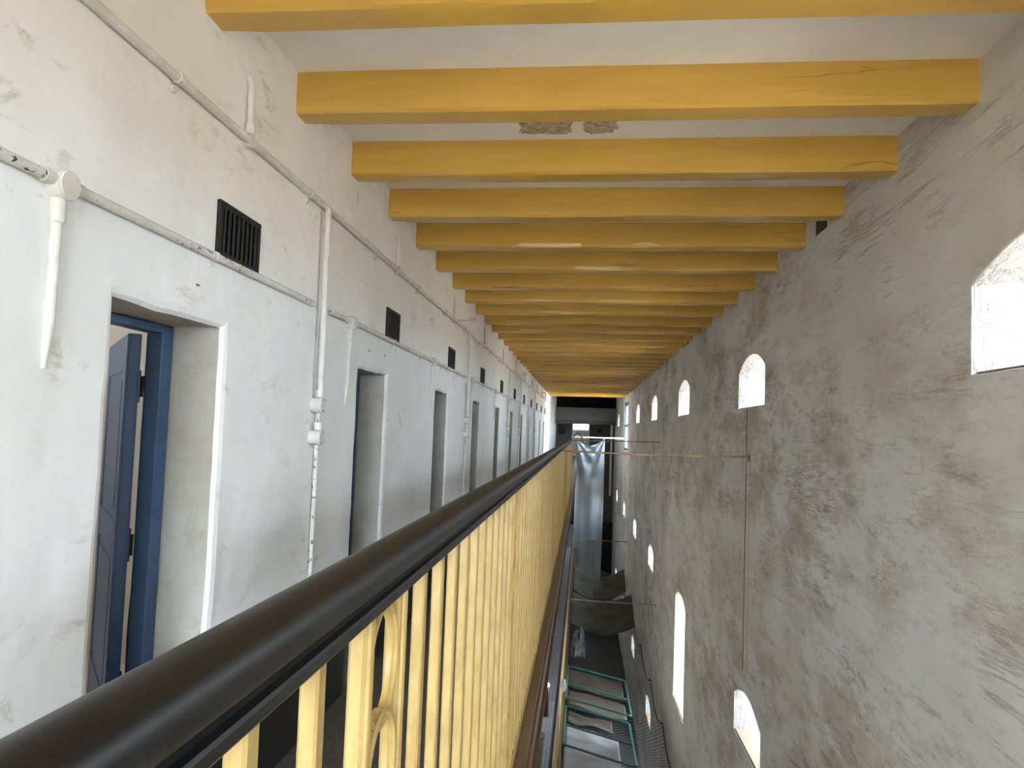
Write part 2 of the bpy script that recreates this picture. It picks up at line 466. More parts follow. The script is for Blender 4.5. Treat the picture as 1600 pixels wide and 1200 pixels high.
# openings
DP = 2.87
N_DOOR = 12
doors_y = [2.465 + DP * k for k in range(-1, N_DOOR)]
door_w = 0.80
vents_y = [3.13 + DP * k for k in range(-1, N_DOOR - 1)]
holes_L = []
for y in doors_y: holes_L.append(rect_loop(y, y + door_w, ZF + 0.001, 0.405, 0.12, 0.013))
o = wall_with_holes('wall_left', XL, TL, YB, 47.4, ZF, 3.5, holes_L, [MLEFT, MGRIME_SHADE], side=-1, cham=0.042)
tag(o, kind='structure')
o = MB().box(XL - TL, XL, YB, 47.4, ZG, ZF - 0.002).build('wall_left_lower', MLEFT); tag(o, kind='structure')

win_c = [3.32, 9.10, 15.05, 21.15, 27.4, 42.0]
holes_R = []; WINS = []
def add_win(yc, hw, z0, zs, rise):
    WINS.append((yc, hw, z0, zs, rise)); holes_R.append(arch_loop(yc - hw, yc + hw, z0, zs, rise))
for i, yc in enumerate(win_c): add_win(yc, 0.69 if i < 2 else 0.8, 0.36 if i < 2 else 0.40, 0.80 if i < 2 else 0.9, 0.18)
add_win(3.32, 0.69, -3.49, -3.05, 0.16)
add_win(9.03, 0.68, -3.49, -3.05, 0.16)
add_win(14.9, 0.74, -5.07, -3.12, 0.16)
for yc in (21.15, 27.5, 34.4, 41.5): add_win(yc, 0.78, -3.6, -3.12, 0.16)
for yc in (9.0, 14.9, 20.8, 26.9, 33.3, 40.2): add_win(yc, 0.72, -7.5, -7.02, 0.14)
TALL = (33.2, 36.2, -0.72, 1.46)
holes_R.append(rect_loop(*TALL, seg=0.6))
ADDED_TALL = (-3.0, -2.3, -0.72, 1.46)          # added opening, unseen, to light the near left wall
holes_R.append(rect_loop(*ADDED_TALL, seg=0.6))
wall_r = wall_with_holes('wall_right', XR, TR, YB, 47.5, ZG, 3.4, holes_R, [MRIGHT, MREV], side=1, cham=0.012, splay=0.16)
tag(wall_r, kind='structure')

# sills of the slit windows: tan plaster slabs that lie on the bottom of each embrasure
for i, (yc, hw, z0, zs, rise) in enumerate(WINS):
    mb = MB(); mb.box(XR + 0.015, XR + TR - 0.02, yc - hw + 0.012, yc + hw - 0.012, z0 - 0.006, z0 + 0.012, ch=0.004)
    o = mb.build('window_%d' % (i + 1), MTAN); tag(o, kind='structure')
# the tall casement window, and the added unseen one near the camera
for nm_, (y0, y1, z0, z1) in (('window_20', TALL), ('window_22', ADDED_TALL)):
  wn = MB()
  for (a, b, c, d) in ((y0, y0 + 0.07, z0, z1), (y1 - 0.07, y1, z0, z1), (y0 + .07, y1 - .07, z1 - 0.16, z1), (y0 + .07, y1 - .07, z0, z0 + 0.10), (y0 + .07, y1 - .07, 0.36, 0.44)):
      wn.box(XR + 0.05, XR + 0.12, a, b, c, d, ch=0.006)
  wn.box(XR + 0.06, XR + 0.11, (y0 + y1) / 2 - 0.03, (y0 + y1) / 2 + 0.03, z0 + .1, z1 - .16, ch=0.005)
  o = wn.build(nm_, MBLUE2); tag(o, kind='structure')

# near end wall: barred openings behind the photographer that let the day in
def xz_wall(name, Y, T, x0, x1, z0, z1, holes, mat):
    """plain slab across the block; holes are (x0,x1,z0,z1) rectangles"""
    xs = sorted({x0, x1, *[h[0] for h in holes], *[h[1] for h in holes]}); zs = sorted({z0, z1, *[h[2] for h in holes], *[h[3] for h in holes]})
    mb = MB()
    for i in range(len(xs) - 1):
        for j in range(len(zs) - 1):
            cx, cz = (xs[i] + xs[i + 1]) / 2, (zs[j] + zs[j + 1]) / 2
            if any(h[0] < cx < h[1] and h[2] < cz < h[3] for h in holes): continue
            mb.box(xs[i], xs[i + 1], Y, Y + T, zs[j], zs[j + 1])
    o = mb.build(name, mat); tag(o, kind='structure'); return o
BACK = [(-1.25, 0.95, -1.3, 1.35), (0.3, 1.5, -7.4, -5.4)]
xz_wall('wall_back', YB - 0.4, 0.4, XL - TL, XR + TR, ZG, 3.4, BACK, MRIGHT)
bars = MB()
for i in range(14):
    x = -1.08 + i * 0.155
    bars.tube([(x, YB - 0.2, -1.3), (x, YB - 0.2, 1.35)], 0.019, 8)
bars.box(-1.25, 0.95, YB - 0.22, YB - 0.18, 0.0, 0.04)
o = bars.build('window_21', MIRON); tag(o, kind='structure')

# ceiling plaster over the beams
cv = []
for (x, y, z) in ((XL - .3, YB - .3, 0), (XR + .3, YB - .3, 0), (XR + .3, YE, 0), (XL - .3, YE, 0)):
    cv.append((x, y, ceil_z(x)))
cv += [(x, y, 2.3) for x, y, z in cv]
o = mesh_obj('ceiling', cv, [(0, 3, 2, 1), (4, 5, 6, 7), (0, 1, 5, 4), (1, 2, 6, 5), (2, 3, 7, 6), (3, 0, 4, 7)], MCEIL)
tag(o, kind='structure')
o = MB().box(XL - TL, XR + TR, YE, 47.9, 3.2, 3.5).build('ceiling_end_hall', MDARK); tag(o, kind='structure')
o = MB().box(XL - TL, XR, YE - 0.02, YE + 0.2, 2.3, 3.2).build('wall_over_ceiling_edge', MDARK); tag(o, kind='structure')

# floors
o = MB().box(XL, -0.215, YB, 45.0, ZF - 0.22, ZF).build('floor', MTFLOOR); tag(o, kind='structure')
o = MB().box(XL, -0.215, YB, 45.0, ZF - ST - 0.22, ZF - ST).build('floor_lower_gallery', MBRICK); tag(o, kind='structure')
o = MB().box(XL, XR, YB, 46.0, ZG - 0.1, ZG).build('floor_ground', MSLAB); tag(o, kind='structure')
gv, gf = [(-200, -200, ZG - 0.12), (200, -200, ZG - 0.12), (200, 260, ZG - 0.12), (-200, 260, ZG - 0.12)], [(0, 1, 2, 3)]
o = mesh_obj('ground_outside', gv, gf, MSAND); tag(o, kind='structure')

# brown kerb and fascia under our railing, and the same one storey down
def kerb(name, zf, y1):
    mb = MB()
    mb.box(-0.32, -0.198, YB, y1, zf, zf + 0.022, ch=0.004)
    mb.box(-0.215, -0.200, YB, y1, zf - 0.24, zf - 0.0005)
    mb.box(-0.200, -0.188, YB, y1, zf - 0.06, zf - 0.03)
    mb.box(-0.2148, -0.180, YB, y1, zf - 0.26, zf - 0.2405)
    o = mb.build(name, MBROWN); tag(o, kind='structure'); return o
kerb('trim_1', ZF, 45.0)
kerb('trim_2', ZF - ST, 45.0)

# ------------------------------------------------------------------ ceiling beams
def beam(yf, k):
    mb = MB(); rings = []
    x0, x1 = XL - 0.0, XR + 0.0
    h, d, c = 0.222, 0.175, 0.012
    n = 56
    sec = [(0 + c, 0), (d - c, 0), (d, c), (d, h * 0.5), (d, h + 0.02), (d / 2, h + 0.02), (0, h + 0.02), (0, h * 0.75), (0, h * 0.5), (0, h * 0.25), (0, c)]
    for i in range(n + 1):
        x = x0 + (x1 - x0) * i / n
        zb = 1.667 + (x - XL) / (XR - XL) * 0.045
        e = min(i, n - i) / 3.0; pin = max(0, 1 - e) * 0.006
        ring = []
        for j, (a, b) in enumerate(sec):
            ja = 0.007 * noise.noise((x * 1.6, k * 7.1 + j * 0.15, 0.5)); jb = 0.007 * noise.noise((x * 1.3, k * 5.3, j * 0.12 + 4))
            ring.append((x, yf + a + ja + (pin if a < d / 2 else -pin), zb + b + (jb if b < h * 0.9 else 0) + (pin if b < 0.02 else 0)))
        rings.append(ring)
    mb.loft(rings)
    return mb.build('ceiling_beam', MBEAM, smooth=0.6)
y = 2.923 - 6 * 1.003; k = 0; nn = 0
while y < YE - 0.3:
    o = beam(y, k)
    if y > 2.5:
        if nn == 0: lab = 'yellow ceiling beam cut off by the top edge of the photo'
        elif nn == 1: lab = 'longest fully visible yellow ceiling beam, second in the row of beams'
        else: lab = 'yellow painted timber ceiling beam, %s in the row of beams' % ORD[min(nn, 35)]
        nn += 1
    else:
        lab = 'yellow ceiling beam overhead behind the viewer, number %d back' % (6 - k)
        lab = 'yellow ceiling beam above the near end wall, %s from that wall' % ORD[k]
    tag(o, lab, 'beam', 'yellow ceiling beams', 'thing')
    y += 1.003; k += 1

# bare patches where the ceiling wash has flaked off beside the third beam
def patch(name, x0, x1, y0, y1, lab):
    pts = []
    n = 90
    for i in range(n):
        a = 2 * PI * i / n
        sx = math.copysign(abs(math.cos(a)) ** 0.4, math.cos(a)); sy = math.copysign(abs(math.sin(a)) ** 0.4, math.sin(a))
        j = 1 + 0.30 * noise.noise((a * 3.1, x0 * 9, 2)) + 0.16 * noise.noise((a * 9.0, x0 * 5, 6))
        x = (x0 + x1) / 2 + (x1 - x0) / 2 * sx * j; yy = (y0 + y1) / 2 + (y1 - y0) / 2 * sy * j
        pts.append((x, yy))
    vs = [(x, yy, ceil_z(x) - 0.003) for x, yy in pts] + [(x, yy, ceil_z(x) + 0.004) for x, yy in pts]
    fs = [tuple(reversed(range(n))), tuple(range(n, 2 * n))] + [(i, (i + 1) % n, n + (i + 1) % n, n + i) for i in range(n)]
    o = mesh_obj(name, vs, fs, MPEEL); tag(o, lab, 'bare patch', kind='stuff'); return o
patch('flaked_patch', -0.46, -0.13, 4.62, 4.83, 'longer bare brown flaked patch on the ceiling behind the second beam')
patch('flaked_patch', -0.05, 0.15, 4.62, 4.83, 'shorter bare brown flaked patch on the ceiling behind the second beam')

# ------------------------------------------------------------------ railings
ZT = -0.235
def bar_mesh():
    mb = MB(); w_, d_ = 0.0130, 0.0100; c = 0.003
    rings = []
    n = 10; z0, z1 = ZF + 0.02, ZT + 0.004
    for i in range(n + 1):
        z = z0 + (z1 - z0) * i / n; j = 0.0010 * math.sin(i * 2.3)
        rings.append([(-d_ + c, -w_ + j, z), (d_ - c, -w_ + j, z), (d_, -w_ + c + j, z), (d_, w_ - c + j, z), (d_ - c, w_ + j, z), (-d_ + c, w_ + j, z), (-d_, w_ - c + j, z), (-d_, -w_ + c + j, z)])
    mb.loft(rings); o = mb.build('baluster', MYEL, smooth=0.5); me = o.data; bpy.data.objects.remove(o); return me
def panel_mesh():
    """cast iron panel: two moulded stiles with a chain of linked ovals between them, y measured from its near edge"""
    mb = MB(); z0, z1 = ZF + 0.02, ZT + 0.004
    for a, b in ((0.0, 0.030), (0.172, 0.211)):
        mb.box(-0.010, 0.012, a, b, z0, z1, ch=0.004)
        mb.tube([(0.013, (a + b) / 2 - 0.006, z0 + 0.01), (0.013, (a + b) / 2 - 0.006, z1 - 0.004)], 0.005, 8)
        mb.tube([(0.013, (a + b) / 2 + 0.009, z0 + 0.01), (0.013, (a + b) / 2 + 0.009, z1 - 0.004)], 0.0035, 8)
    mb.box(-0.006, 0.006, 0.028, 0.174, z1 - 0.018, z1, ch=0.003)
    mb.box(-0.006, 0.006, 0.028, 0.174, z0, z0 + 0.03, ch=0.003)
    yc = 0.101; n = 8; pitch = (z1 - z0 - 0.045) / n; hz = pitch / 2 + 0.012
    for k in range(n):
        zc = z1 - 0.016 - pitch * (k + 0.5)
        ring_o = []; N = 36
        rings = []
        for i in range(N):
            a = 2 * PI * i / N; ca, sa = math.cos(a), math.sin(a)
            def P(r, x): return (x, yc + ca * (0.074 - r), zc + sa * (hz - r))
            rings.append([P(0.0, -0.003), P(0.0, 0.003), P(0.002, 0.007), P(0.006, 0.008), P(0.010, 0.004), P(0.011, -0.003)])
        mb.loft(rings, closed=True)
        mb.tube([(0.008 + (0.003 if k % 2 else 0), yc + math.cos(2 * PI * i / N) * 0.070, zc + math.sin(2 * PI * i / N) * (hz - 0.004)) for i in range(N)], 0.0042, 6, closed=True)
    o = mb.build('cast_panel', MYEL, smooth=0.6); me = o.data; bpy.data.objects.remove(o); return me
BAR, PANEL = bar_mesh(), panel_mesh()

def railing(zoff, y0, y1, lab, n_parts):
    root = empty('gallery_railing', (RX, y0, ZF + zoff))
    tag(root, lab, 'railing')
    inv = Matrix.Translation((-RX, -y0, -(ZF + zoff)))
    def put(o): o.parent = root; o.matrix_parent_inverse = inv; return o
    # hand rail: a rounded worn timber/iron section with a slight waver
    n = int((y1 - y0) / 0.35); rings = []; rings2 = []
    for i in range(n + 1):
        yy = y0 + (y1 - y0) * i / n
        wx = 0.0016 * noise.noise((yy * 0.9, 3, 0)); wz = 0.002 * noise.noise((yy * 0.7, 9, 0))
        rings.append([(RX + wx + 0.031 * math.cos(a), yy, zoff - 0.1835 + wz + (0.0285 if math.sin(a) > 0 else 0.026) * math.sin(a)) for a in [2 * PI * k / 20 for k in range(20)]])
    mb = MB(); mb.loft(rings); put(mb.build('handrail', MBLK, smooth=4))
    mb = MB(); mb.box(RX - 0.026, RX + 0.021, y0, y1, zoff - 0.2345, zoff - 0.2185, ch=0.003)
    mb.box(RX - 0.014, RX + 0.010, y0, y1, zoff - 0.2190, zoff - 0.2040)
    put(mb.build('flat_bar', MBLK))
    mb = MB(); mb.box(RX - 0.02, RX + 0.016, y0, y1, zoff + ZF + 0.0222, zoff + ZF + 0.034, ch=0.002)
    put(mb.build('bottom_bar', MYEL))
    # bars and panels
    rest = MB(); cnt = 0; stepb = 0.1635
    bars_ = []; panels = []
    start = 0.917 - 12 * stepb - 0.25
    # the run: [panel 0.211] then ten bars, repeated; the near panel begins at y=0.917
    unit = 0.211 + 0.154 + 9 * stepb + 0.149
    k = -3
    while True:
        yp = 0.917 + k * unit
        if yp > y1: break
        if yp > y0 and yp + 0.21 < y1: panels.append(yp)
        for b in range(10):
            yb = yp + 0.211 + 0.154 + b * stepb
            if y0 + 0.03 < yb < y1 - 0.03: bars_.append(yb)
        k += 1
    seen = sorted([b for b in bars_ if b > 0.3])
    for yb in [b for b in bars_ if b <= 0.3]: seen.append(yb)
    for i, yb in enumerate(seen):
        if i < n_parts:
            o = bpy.data.objects.new('baluster', BAR); C.objects.link(o)
            o.location = (RX, yb, zoff); o.rotation_euler = (0, 0, random.uniform(-0.03, 0.03)); put(o)
        else:
            rest.box(RX - 0.0115, RX + 0.0115, yb - 0.0135, yb + 0.0135, zoff + ZF + 0.02, zoff + ZT + 0.004)
    if rest.v:
        o = put(rest.build('balusters_far', MYEL)); o['kind'] = 'stuff'
    for yp in panels:
        o = bpy.data.objects.new('cast_panel', PANEL); C.objects.link(o); o.location = (RX, yp, zoff); put(o)
    mb = MB(); mb.box(RX - 0.02, RX + 0.02, y1, y1 + 0.04, zoff + ZF + 0.022, zoff - 0.14, ch=0.004)
    mb.disc((RX, y1 + 0.02, zoff - 0.14), (0, 0, 1), 0.022, 0.02, dome=0.02)
    put(mb.build('end_post', MWHITE))
    return root
railing(0.0, -1.2, 19.5, 'upper gallery railing of yellow balusters under a thick black handrail', 99)
railing(-ST, 4.0, 33.0, 'lower gallery railing with dark handrail, one storey below the upper railing', 60)

# ------------------------------------------------------------------ doors of the cells
def cell_room(y, w, k):
    mb = MB()
    x1 = XL - TL - 0.0; x0 = x1 - 2.3; ya, yb = y - 0.75, y + w + 1.0
    # inside-facing box, open towards the doorway
    t = 0.06
    mb.box(x0, x1, ya - t, ya, ZF, 1.4); mb.box(x0, x1, yb, yb + t, ZF, 1.4)
    mb.box(x0, x1, ya - t, yb + t, 1.4, 1.46); mb.box(x0, x1, ya - t, yb + t, ZF - 0.06, ZF)
    if k == 0:   # the open cell has a small high window
        yc = (ya + yb) / 2
        for a, b, c, d in ((ya - t, yc - 0.4, ZF, 1.46), (yc + 0.4, yb + t, ZF, 1.46), (yc - .4, yc + .4, ZF, 0.3), (yc - .4, yc + .4, 1.1, 1.46)):
            mb.box(x0 - 0.3, x0, a, b, c, d)
        portal((x0 - 0.3, yc, 0.7), 0.8, 0.8, (1, 0, 0))
    else:
        mb.box(x0 - t, x0, ya - t, yb + t, ZF, 1.46)
    o = mb.build('wall_cell_%d' % (k + 1), MCELL); tag(o, kind='structure'); return o

def leaf_mesh(w, h):
    """ledged panelled door leaf along +X from its hinge edge, thickness along +Y, with raised panels"""
    mb = MB(); th = 0.055
    mb.box(0, w, 0.006, th - 0.006, 0, h, ch=0.004)
    for (a, b, c, d) in ((0, 0.10, 0, h), (w - 0.1, w, 0, h), (0.1, w - 0.1, h - 0.16, h), (0.1, w - 0.1, 0, 0.2), (0.1, w - 0.1, h * 0.46, h * 0.46 + 0.14)):
        mb.box(a, b, 0.0, 0.010, c, d, ch=0.003); mb.box(a, b, th - 0.010, th, c, d, ch=0.003)
    for c, d in ((0.24, h * 0.46 - 0.04), (h * 0.46 + 0.18, h - 0.2)):
        mb.box(0.14, w - 0.14, 0.001, 0.009, c, d, ch=0.003); mb.box(0.14, w - 0.14, th - 0.009, th - 0.001, c, d, ch=0.003)
    return mb

for k, y in enumerate(doors_y[1:]):
    fr = MB(); xa, xb = (-1.905 if k == 0 else -1.93), -1.83; zt = 0.400; yy0, yy1 = y + 0.004, y + door_w - 0.004
    jw = 0.045
    if k == 0: yy1 = 3.225; jw = 0.055
    fr.box(xa, xb, yy1 - jw, yy1 + 0.03, ZF + 0.001, zt, ch=0.005)
    fr.box(xa, xb, yy0 - 0.0, yy0 + jw, ZF + 0.001, zt, ch=0.005)
    fr.box(xa, xb, yy0 + jw, yy1 - jw, zt - 0.035, zt, ch=0.004)
    ro = empty('door_%d' % (k + 1), (-1.88, y + door_w / 2, ZF)); tag(ro, kind='structure')
    fo = fr.build('door_frame', MBLUE); fo.parent = ro; fo.matrix_parent_inverse = Matrix.Translation(-ro.location)
    H = zt - 0.045 - ZF - 0.02
    lf = leaf_mesh(0.84 if k == 0 else 0.66, H)
    lo = lf.build('door_leaf', MBLUE, smooth=0.5)
    if k == 0:
        ang = math.atan2(0.79, -0.61)
        mtx = Matrix.Translation((-1.95, 3.105, ZF + 0.02)) @ Matrix.Rotation(ang, 4, 'Z')
        # leaf local +Y must point to the frame side
        if (Matrix.Rotation(ang, 3, 'Z') @ Vector((0, 1, 0))).x < 0:
            mtx = mtx @ Matrix.Scale(-1, 4, (0, 1, 0))
            lo.data.flip_normals()
        lo.data.transform(mtx)
        lo.parent = ro; lo.matrix_parent_inverse = Matrix.Translation(-ro.location)
        hd = MB()
        d = Vector((-0.61, 0.79, 0)); nrm = Vector((-0.79, -0.61, 0))
        for zc in (-0.33,):
            p = Vector((-1.95, 3.105, zc)) + d * 0.56 + nrm * 0.004
            hd.tube([p + Vector((0, 0, -0.085)), p + Vector((0, 0, 0.085))], 0.012, 8)
            hd.tube([p + Vector((0, 0, -0.04)), p + nrm * 0.035 + Vector((0, 0, -0.03)), p + nrm * 0.035 + Vector((0, 0, 0.03)), p + Vector((0, 0, 0.04))], 0.008, 8)
        h_ = hd.build('door_handle', MIRON, smooth=0.8); h_.parent = lo; h_.matrix_parent_inverse = Matrix.Translation(-ro.location)
        for zc in (0.13, -0.55, -1.15):
            hg = MB()
            hg.tube([(-1.922, 3.158, zc - 0.07), (-1.922, 3.158, zc + 0.07)], 0.010, 8)
            hg.box(-1.934, -1.906, 3.158, 3.172, zc - 0.045, zc + 0.045)
            g_ = hg.build('hinge', MIRON, smooth=0.8); g_.parent = ro; g_.matrix_parent_inverse = Matrix.Translation(-ro.location)
    else:
        lo.data.transform(Matrix.Translation((-1.90, y + 0.07, ZF + 0.02)) @ Matrix.Rotation(PI / 2, 4, 'Z'))
        lo.parent = ro; lo.matrix_parent_inverse = Matrix.Translation(-ro.location)
    if k == 0: cell_room(y, door_w, k)
    else:
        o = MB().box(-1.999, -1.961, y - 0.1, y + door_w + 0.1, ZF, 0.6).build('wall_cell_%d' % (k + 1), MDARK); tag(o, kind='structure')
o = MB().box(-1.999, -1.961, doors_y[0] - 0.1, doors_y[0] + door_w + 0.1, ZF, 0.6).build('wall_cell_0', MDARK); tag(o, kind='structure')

# ------------------------------------------------------------------ ventilator grilles
def grille_proto():
    root = empty('vent_grille')
    w_, h_ = 0.42, 0.25
    fr = MB()
    fr.box(-0.004, 0.010, 0, w_, 0, 0.028, ch=0.003); fr.box(-0.004, 0.010, 0, w_, h_ - 0.028, h_, ch=0.003)
    fr.box(-0.004, 0.010, 0, 0.03, 0.028, h_ - 0.028, ch=0.003); fr.box(-0.004, 0.010, w_ - 0.03, w_, 0.028, h_ - 0.028, ch=0.003)
    fr.box(-0.006, -0.004, 0.0, w_, 0.0, h_)
    fr.build('frame', MGRIL, root)
    n = 8
    for i in range(n):
        y_ = 0.03 + (w_ - 0.06) * (i + 0.5) / n
        b = MB(); b.tube([(0.004, y_, 0.026), (0.004, y_, h_ - 0.026)], 0.009, 8)
        b.build('bar', MGRIL, root, smooth=0.8)
    return root
def copy_tree(o, parent=None):
    c = o.copy(); C.objects.link(c)
    if parent is not None: c.parent = parent
    for ch in list(o.children): copy_tree(ch, c)
    return c
gp = grille_proto()
for k, y in enumerate(vents_y):
    g = gp if k == 0 else copy_tree(gp)
    g.location = (XL + 0.007, y, 0.70 + 0.0008 * k)
    if k == 0: lab = 'black iron vent grille on the left wall beside the viewer'
    elif k == 1: lab = 'large black iron vent grille above the blue door, nearest of the grilles'
    else: lab = 'black iron vent grille above the %s cell doorway' % ORD[k - 1]
    tag(g, lab, 'vent', 'black vent grilles above the cell doors')

for i, (ya, yb, za, zb) in enumerate(((6.34, 6.62, 1.735, 1.90), (14.45, 14.75, 1.735, 1.90))):
    mb = MB(); mb.box(XR - 0.008, XR + 0.01, ya, yb, za, zb, ch=0.003)
    o = mb.build('wall_vent', MIRON)
    tag(o, ('dark square vent high on the right wall under the fourth beam', 'small dark vent high on the right wall, farther along under the beams')[i], 'vent')

# ------------------------------------------------------------------ conduits on the left wall
def wob(y, s): return 0.004 * noise.noise((y * 0.8, s, 0))
cx_ = XL + 0.022
ZU, ZL = 1.292, 0.692
ro = empty('ceiling_conduit', (cx_, 0, ZU)); tag(ro, 'long white conduit running high along the left wall below the beams', 'conduit')
def sub(mb, name, mat, root, smooth=0.8):
    o = mb.build(name, mat, root, smooth=smooth); o.matrix_parent_inverse = Matrix.Translation(-root.location); return o
mb = MB(); mb.tube([(cx_, yy, ZU + wob(yy, 2) + 0.001 * yy) for yy in [YB + 0.01 + 0.4 * i for i in range(int((YE - YB) / 0.4))]], 0.019, 12)
sub(mb, 'pipe', MPIPE, ro)
yy = -2.9
k = 0
while yy < 34:
    y1_ = 2.725 + (k - 4) * 1.43
    if YB + 0.2 < y1_ < 30:
        mb = MB(); mb.tube([(cx_, y1_ - 0.014, ZU + 0.001 * y1_), (cx_, y1_ + 0.014, ZU + 0.001 * y1_)], 0.025, 12)
        mb.disc((XL - 0.002, y1_, ZU - 0.042 + 0.001 * y1_), (1, 0, 0), 0.017, 0.016)
        sub(mb, 'pipe_clip', MPIPE, ro)
    yy = y1_ + 1.43; k += 1
    if k > 40: break
for k in range(-1, 11):
    ys = 3.36 + DP * k
    mb = MB(); zb = ZU + 0.001 * ys
    mb.disc((XL, ys, zb), (1, 0, 0), 0.036, 0.036, 18)
    mb.disc((XL + 0.036, ys, zb), (1, 0, 0), 0.031, 0.006, 18)
    sub(mb, 'junction_box', MPIPE, ro)
    mb = MB(); mb.tube([(cx_ - 0.004, ys, zb + 0.03), (cx_ - 0.004, ys, zb + 0.05), (cx_ - 0.004, ys, zb + 0.075), (cx_ - 0.004, ys, zb + 0.076), (cx_ - 0.006, ys, zb + 0.26), (XL - 0.004, ys, zb + 0.31)], [0.024, 0.024, 0.024, 0.017, 0.017, 0.017], 12)
    sub(mb, 'stub_pipe', MPIPE, ro)
    if k in (2, 5, 8):
        mb = MB(); mb.tube([(XL + 0.04, ys, zb - 0.0), (XL + 0.14, ys + 0.02, zb + 0.0), (XL + 0.22, ys + 0.02, zb + 0.005)], 0.011, 10)
        mb.disc((XL + 0.20, ys + 0.02, zb + 0.004), (1, 0, 0.05), 0.026, 0.05, 14, dome=0.03)
        sub(mb, 'lamp_bracket', MPIPE, ro)

def low_conduit(y0, y1, lab, boxes):
    ro = empty('wall_conduit', (cx_, y0, ZL)); tag(ro, lab, 'conduit')
    n = max(2, int((y1 - y0) / 0.3))
    mb = MB(); mb.tube([(cx_, y0 + (y1 - y0) * i / n, ZL + wob(y0 + (y1 - y0) * i / n, 5)) for i in range(n + 1)], 0.0165, 10)
    sub(mb, 'pipe', MCHIP, ro)
    for yb in boxes:
        mb = MB(); mb.disc((XL, yb, ZL - 0.008), (1, 0, 0), 0.047, 0.045, 22); mb.disc((XL + 0.045, yb, ZL - 0.008), (1, 0, 0), 0.043, 0.008, 22)
        mb.tube([(cx_, yb - 0.085, ZL), (cx_, yb + 0.085, ZL)], 0.021, 12)
        sub(mb, 'junction_box', MPIPE, ro)
        mb = MB(); mb.tube([(XL + 0.014, yb - 0.0, ZL - 0.05), (XL + 0.014, yb, ZL - 0.12), (XL + 0.012, yb, ZL - 0.125), (XL + 0.008, yb + 0.005, ZL - 0.42), (XL - 0.003, yb + 0.005, ZL - 0.56)], [0.024, 0.024, 0.018, 0.017, 0.011], 12)
        sub(mb, 'drop_pipe', MPIPE, ro)
    yc = y0 + 0.5
    while yc < y1 - 0.3:
        if all(abs(yc - b) > 0.25 for b in boxes):
            mb = MB(); mb.tube([(cx_, yc - 0.01, ZL), (cx_, yc + 0.01, ZL)], 0.021, 10); mb.disc((XL - 0.002, yc, ZL - 0.036), (1, 0, 0), 0.013, 0.012)
            sub(mb, 'pipe_clip', MPIPE, ro)
        yc += 1.1
low_conduit(-2.9, 4.30, 'chipped white conduit crossing the near left wall below the first vent grille', [2.13])
low_conduit(4.62, 10.15, 'white conduit on the left wall between the first and second drop pipes', [5.04, 7.91])
low_conduit(10.35, 27.5, 'far white conduit on the left wall beyond the second drop pipe', [10.78, 13.65, 16.52, 19.39, 22.26, 25.1])

drops = [4.40, 10.25, 16.0, 18.9, 21.8, 24.7]
dl_names = ['nearest white vertical conduit with two round switch boxes, beyond the blue door',
            'white vertical conduit with two round boxes, second along the left wall',
            'white vertical conduit with two round boxes, third along the left wall',
            'white vertical conduit with two round boxes, fourth along the left wall',
            'white vertical conduit with two round boxes, fifth along the left wall',
            'white vertical conduit with two round boxes, farthest along the left wall']
for y, lab in zip(drops, dl_names):
    ro = empty('drop_conduit', (XL + 0.03, y, 0)); tag(ro, lab, 'conduit', 'vertical conduits on the left wall')
    x_ = XL + 0.046
    mb = MB(); mb.tube([(cx_ + 0.0, y - 0.05, ZU), (cx_ + 0.02, y - 0.01, ZU - 0.004), (x_, y, ZU - 0.045), (x_, y + 0.01, 0.7), (x_, y + 0.02, 0.15)], 0.0185, 12)
    sub(mb, 'pipe', MPIPE, ro)
    for zc in (0.105, -0.085):
        mb = MB(); mb.disc((XL, y + 0.02, zc), (1, 0, 0), 0.044, 0.062, 24); mb.disc((XL + 0.062, y + 0.02, zc), (1, 0, 0), 0.047, 0.009, 24)
        for s in (-1, 1): mb.disc((XL + 0.071, y + 0.02 + 0.012 * s, zc + 0.032 * s), (1, 0, 0), 0.004, 0.003, 8, m=1)
        o = mb.build('switch_box', [MPIPE, MIRON], ro, smooth=0.8); o.matrix_parent_inverse = Matrix.Translation(-ro.location)
        mb = MB(); mb.tube([(x_ - 0.004, y + 0.02, zc + 0.045), (x_ - 0.004, y + 0.02, zc + 0.09)], 0.0225, 12)
        sub(mb, 'coupling', MPIPE, ro)
    # the thinner chipped pipe beside it that runs on to the floor
    mb = MB(); mb.tube([(XL + 0.018, y + 0.075, 0.62), (XL + 0.018, y + 0.08, 0.0), (XL + 0.018, y + 0.085, ZF + 0.002)], 0.014, 10)
    sub(mb, 'chipped_pipe', MCHIP, ro)

# ------------------------------------------------------------------ tie rods across the void
def rod(y, x0, x1, z0, z1, r, mat, lab, drop=0.0):
    ro = empty('tie_rod', (x0, y, z0)); tag(ro, lab, 'rod')
    mb = MB(); n = 12
    mb.tube([(x0 + (x1 - x0) * i / n, y, z0 + (z1 - z0) * i / n - drop * 4 * (i / n) * (1 - i / n)) for i in range(n + 1)], r, 8)
    sub(mb, 'bar', mat, ro)
    mb = MB(); mb.box(XR - 0.008, XR + 0.002, y - 0.03, y + 0.03, z1 - 0.06, z1 + 0.03, ch=0.002)
    mb.disc((XR - 0.022, y, z1), (1, 0, 0), 0.014, 0.014, 8)
    sub(mb, 'wall_plate', MBROWN, ro)
rod(9.08, RX + 0.034, XR - 0.003, -0.215, -0.205, 0.011, MSTEEL, 'nearest brown tie rod from the black handrail across to the right wall', 0.02)
rod(19.45, RX + 0.034, XR - 0.003, -0.20, -0.165, 0.014, MSTEEL, 'second brown tie rod, crossing just below the curtain top')
rod(35.9, -0.36, XR - 0.003, -0.215, -0.20, 0.035, MWHITE, 'white rod across the void above the hanging curtain')
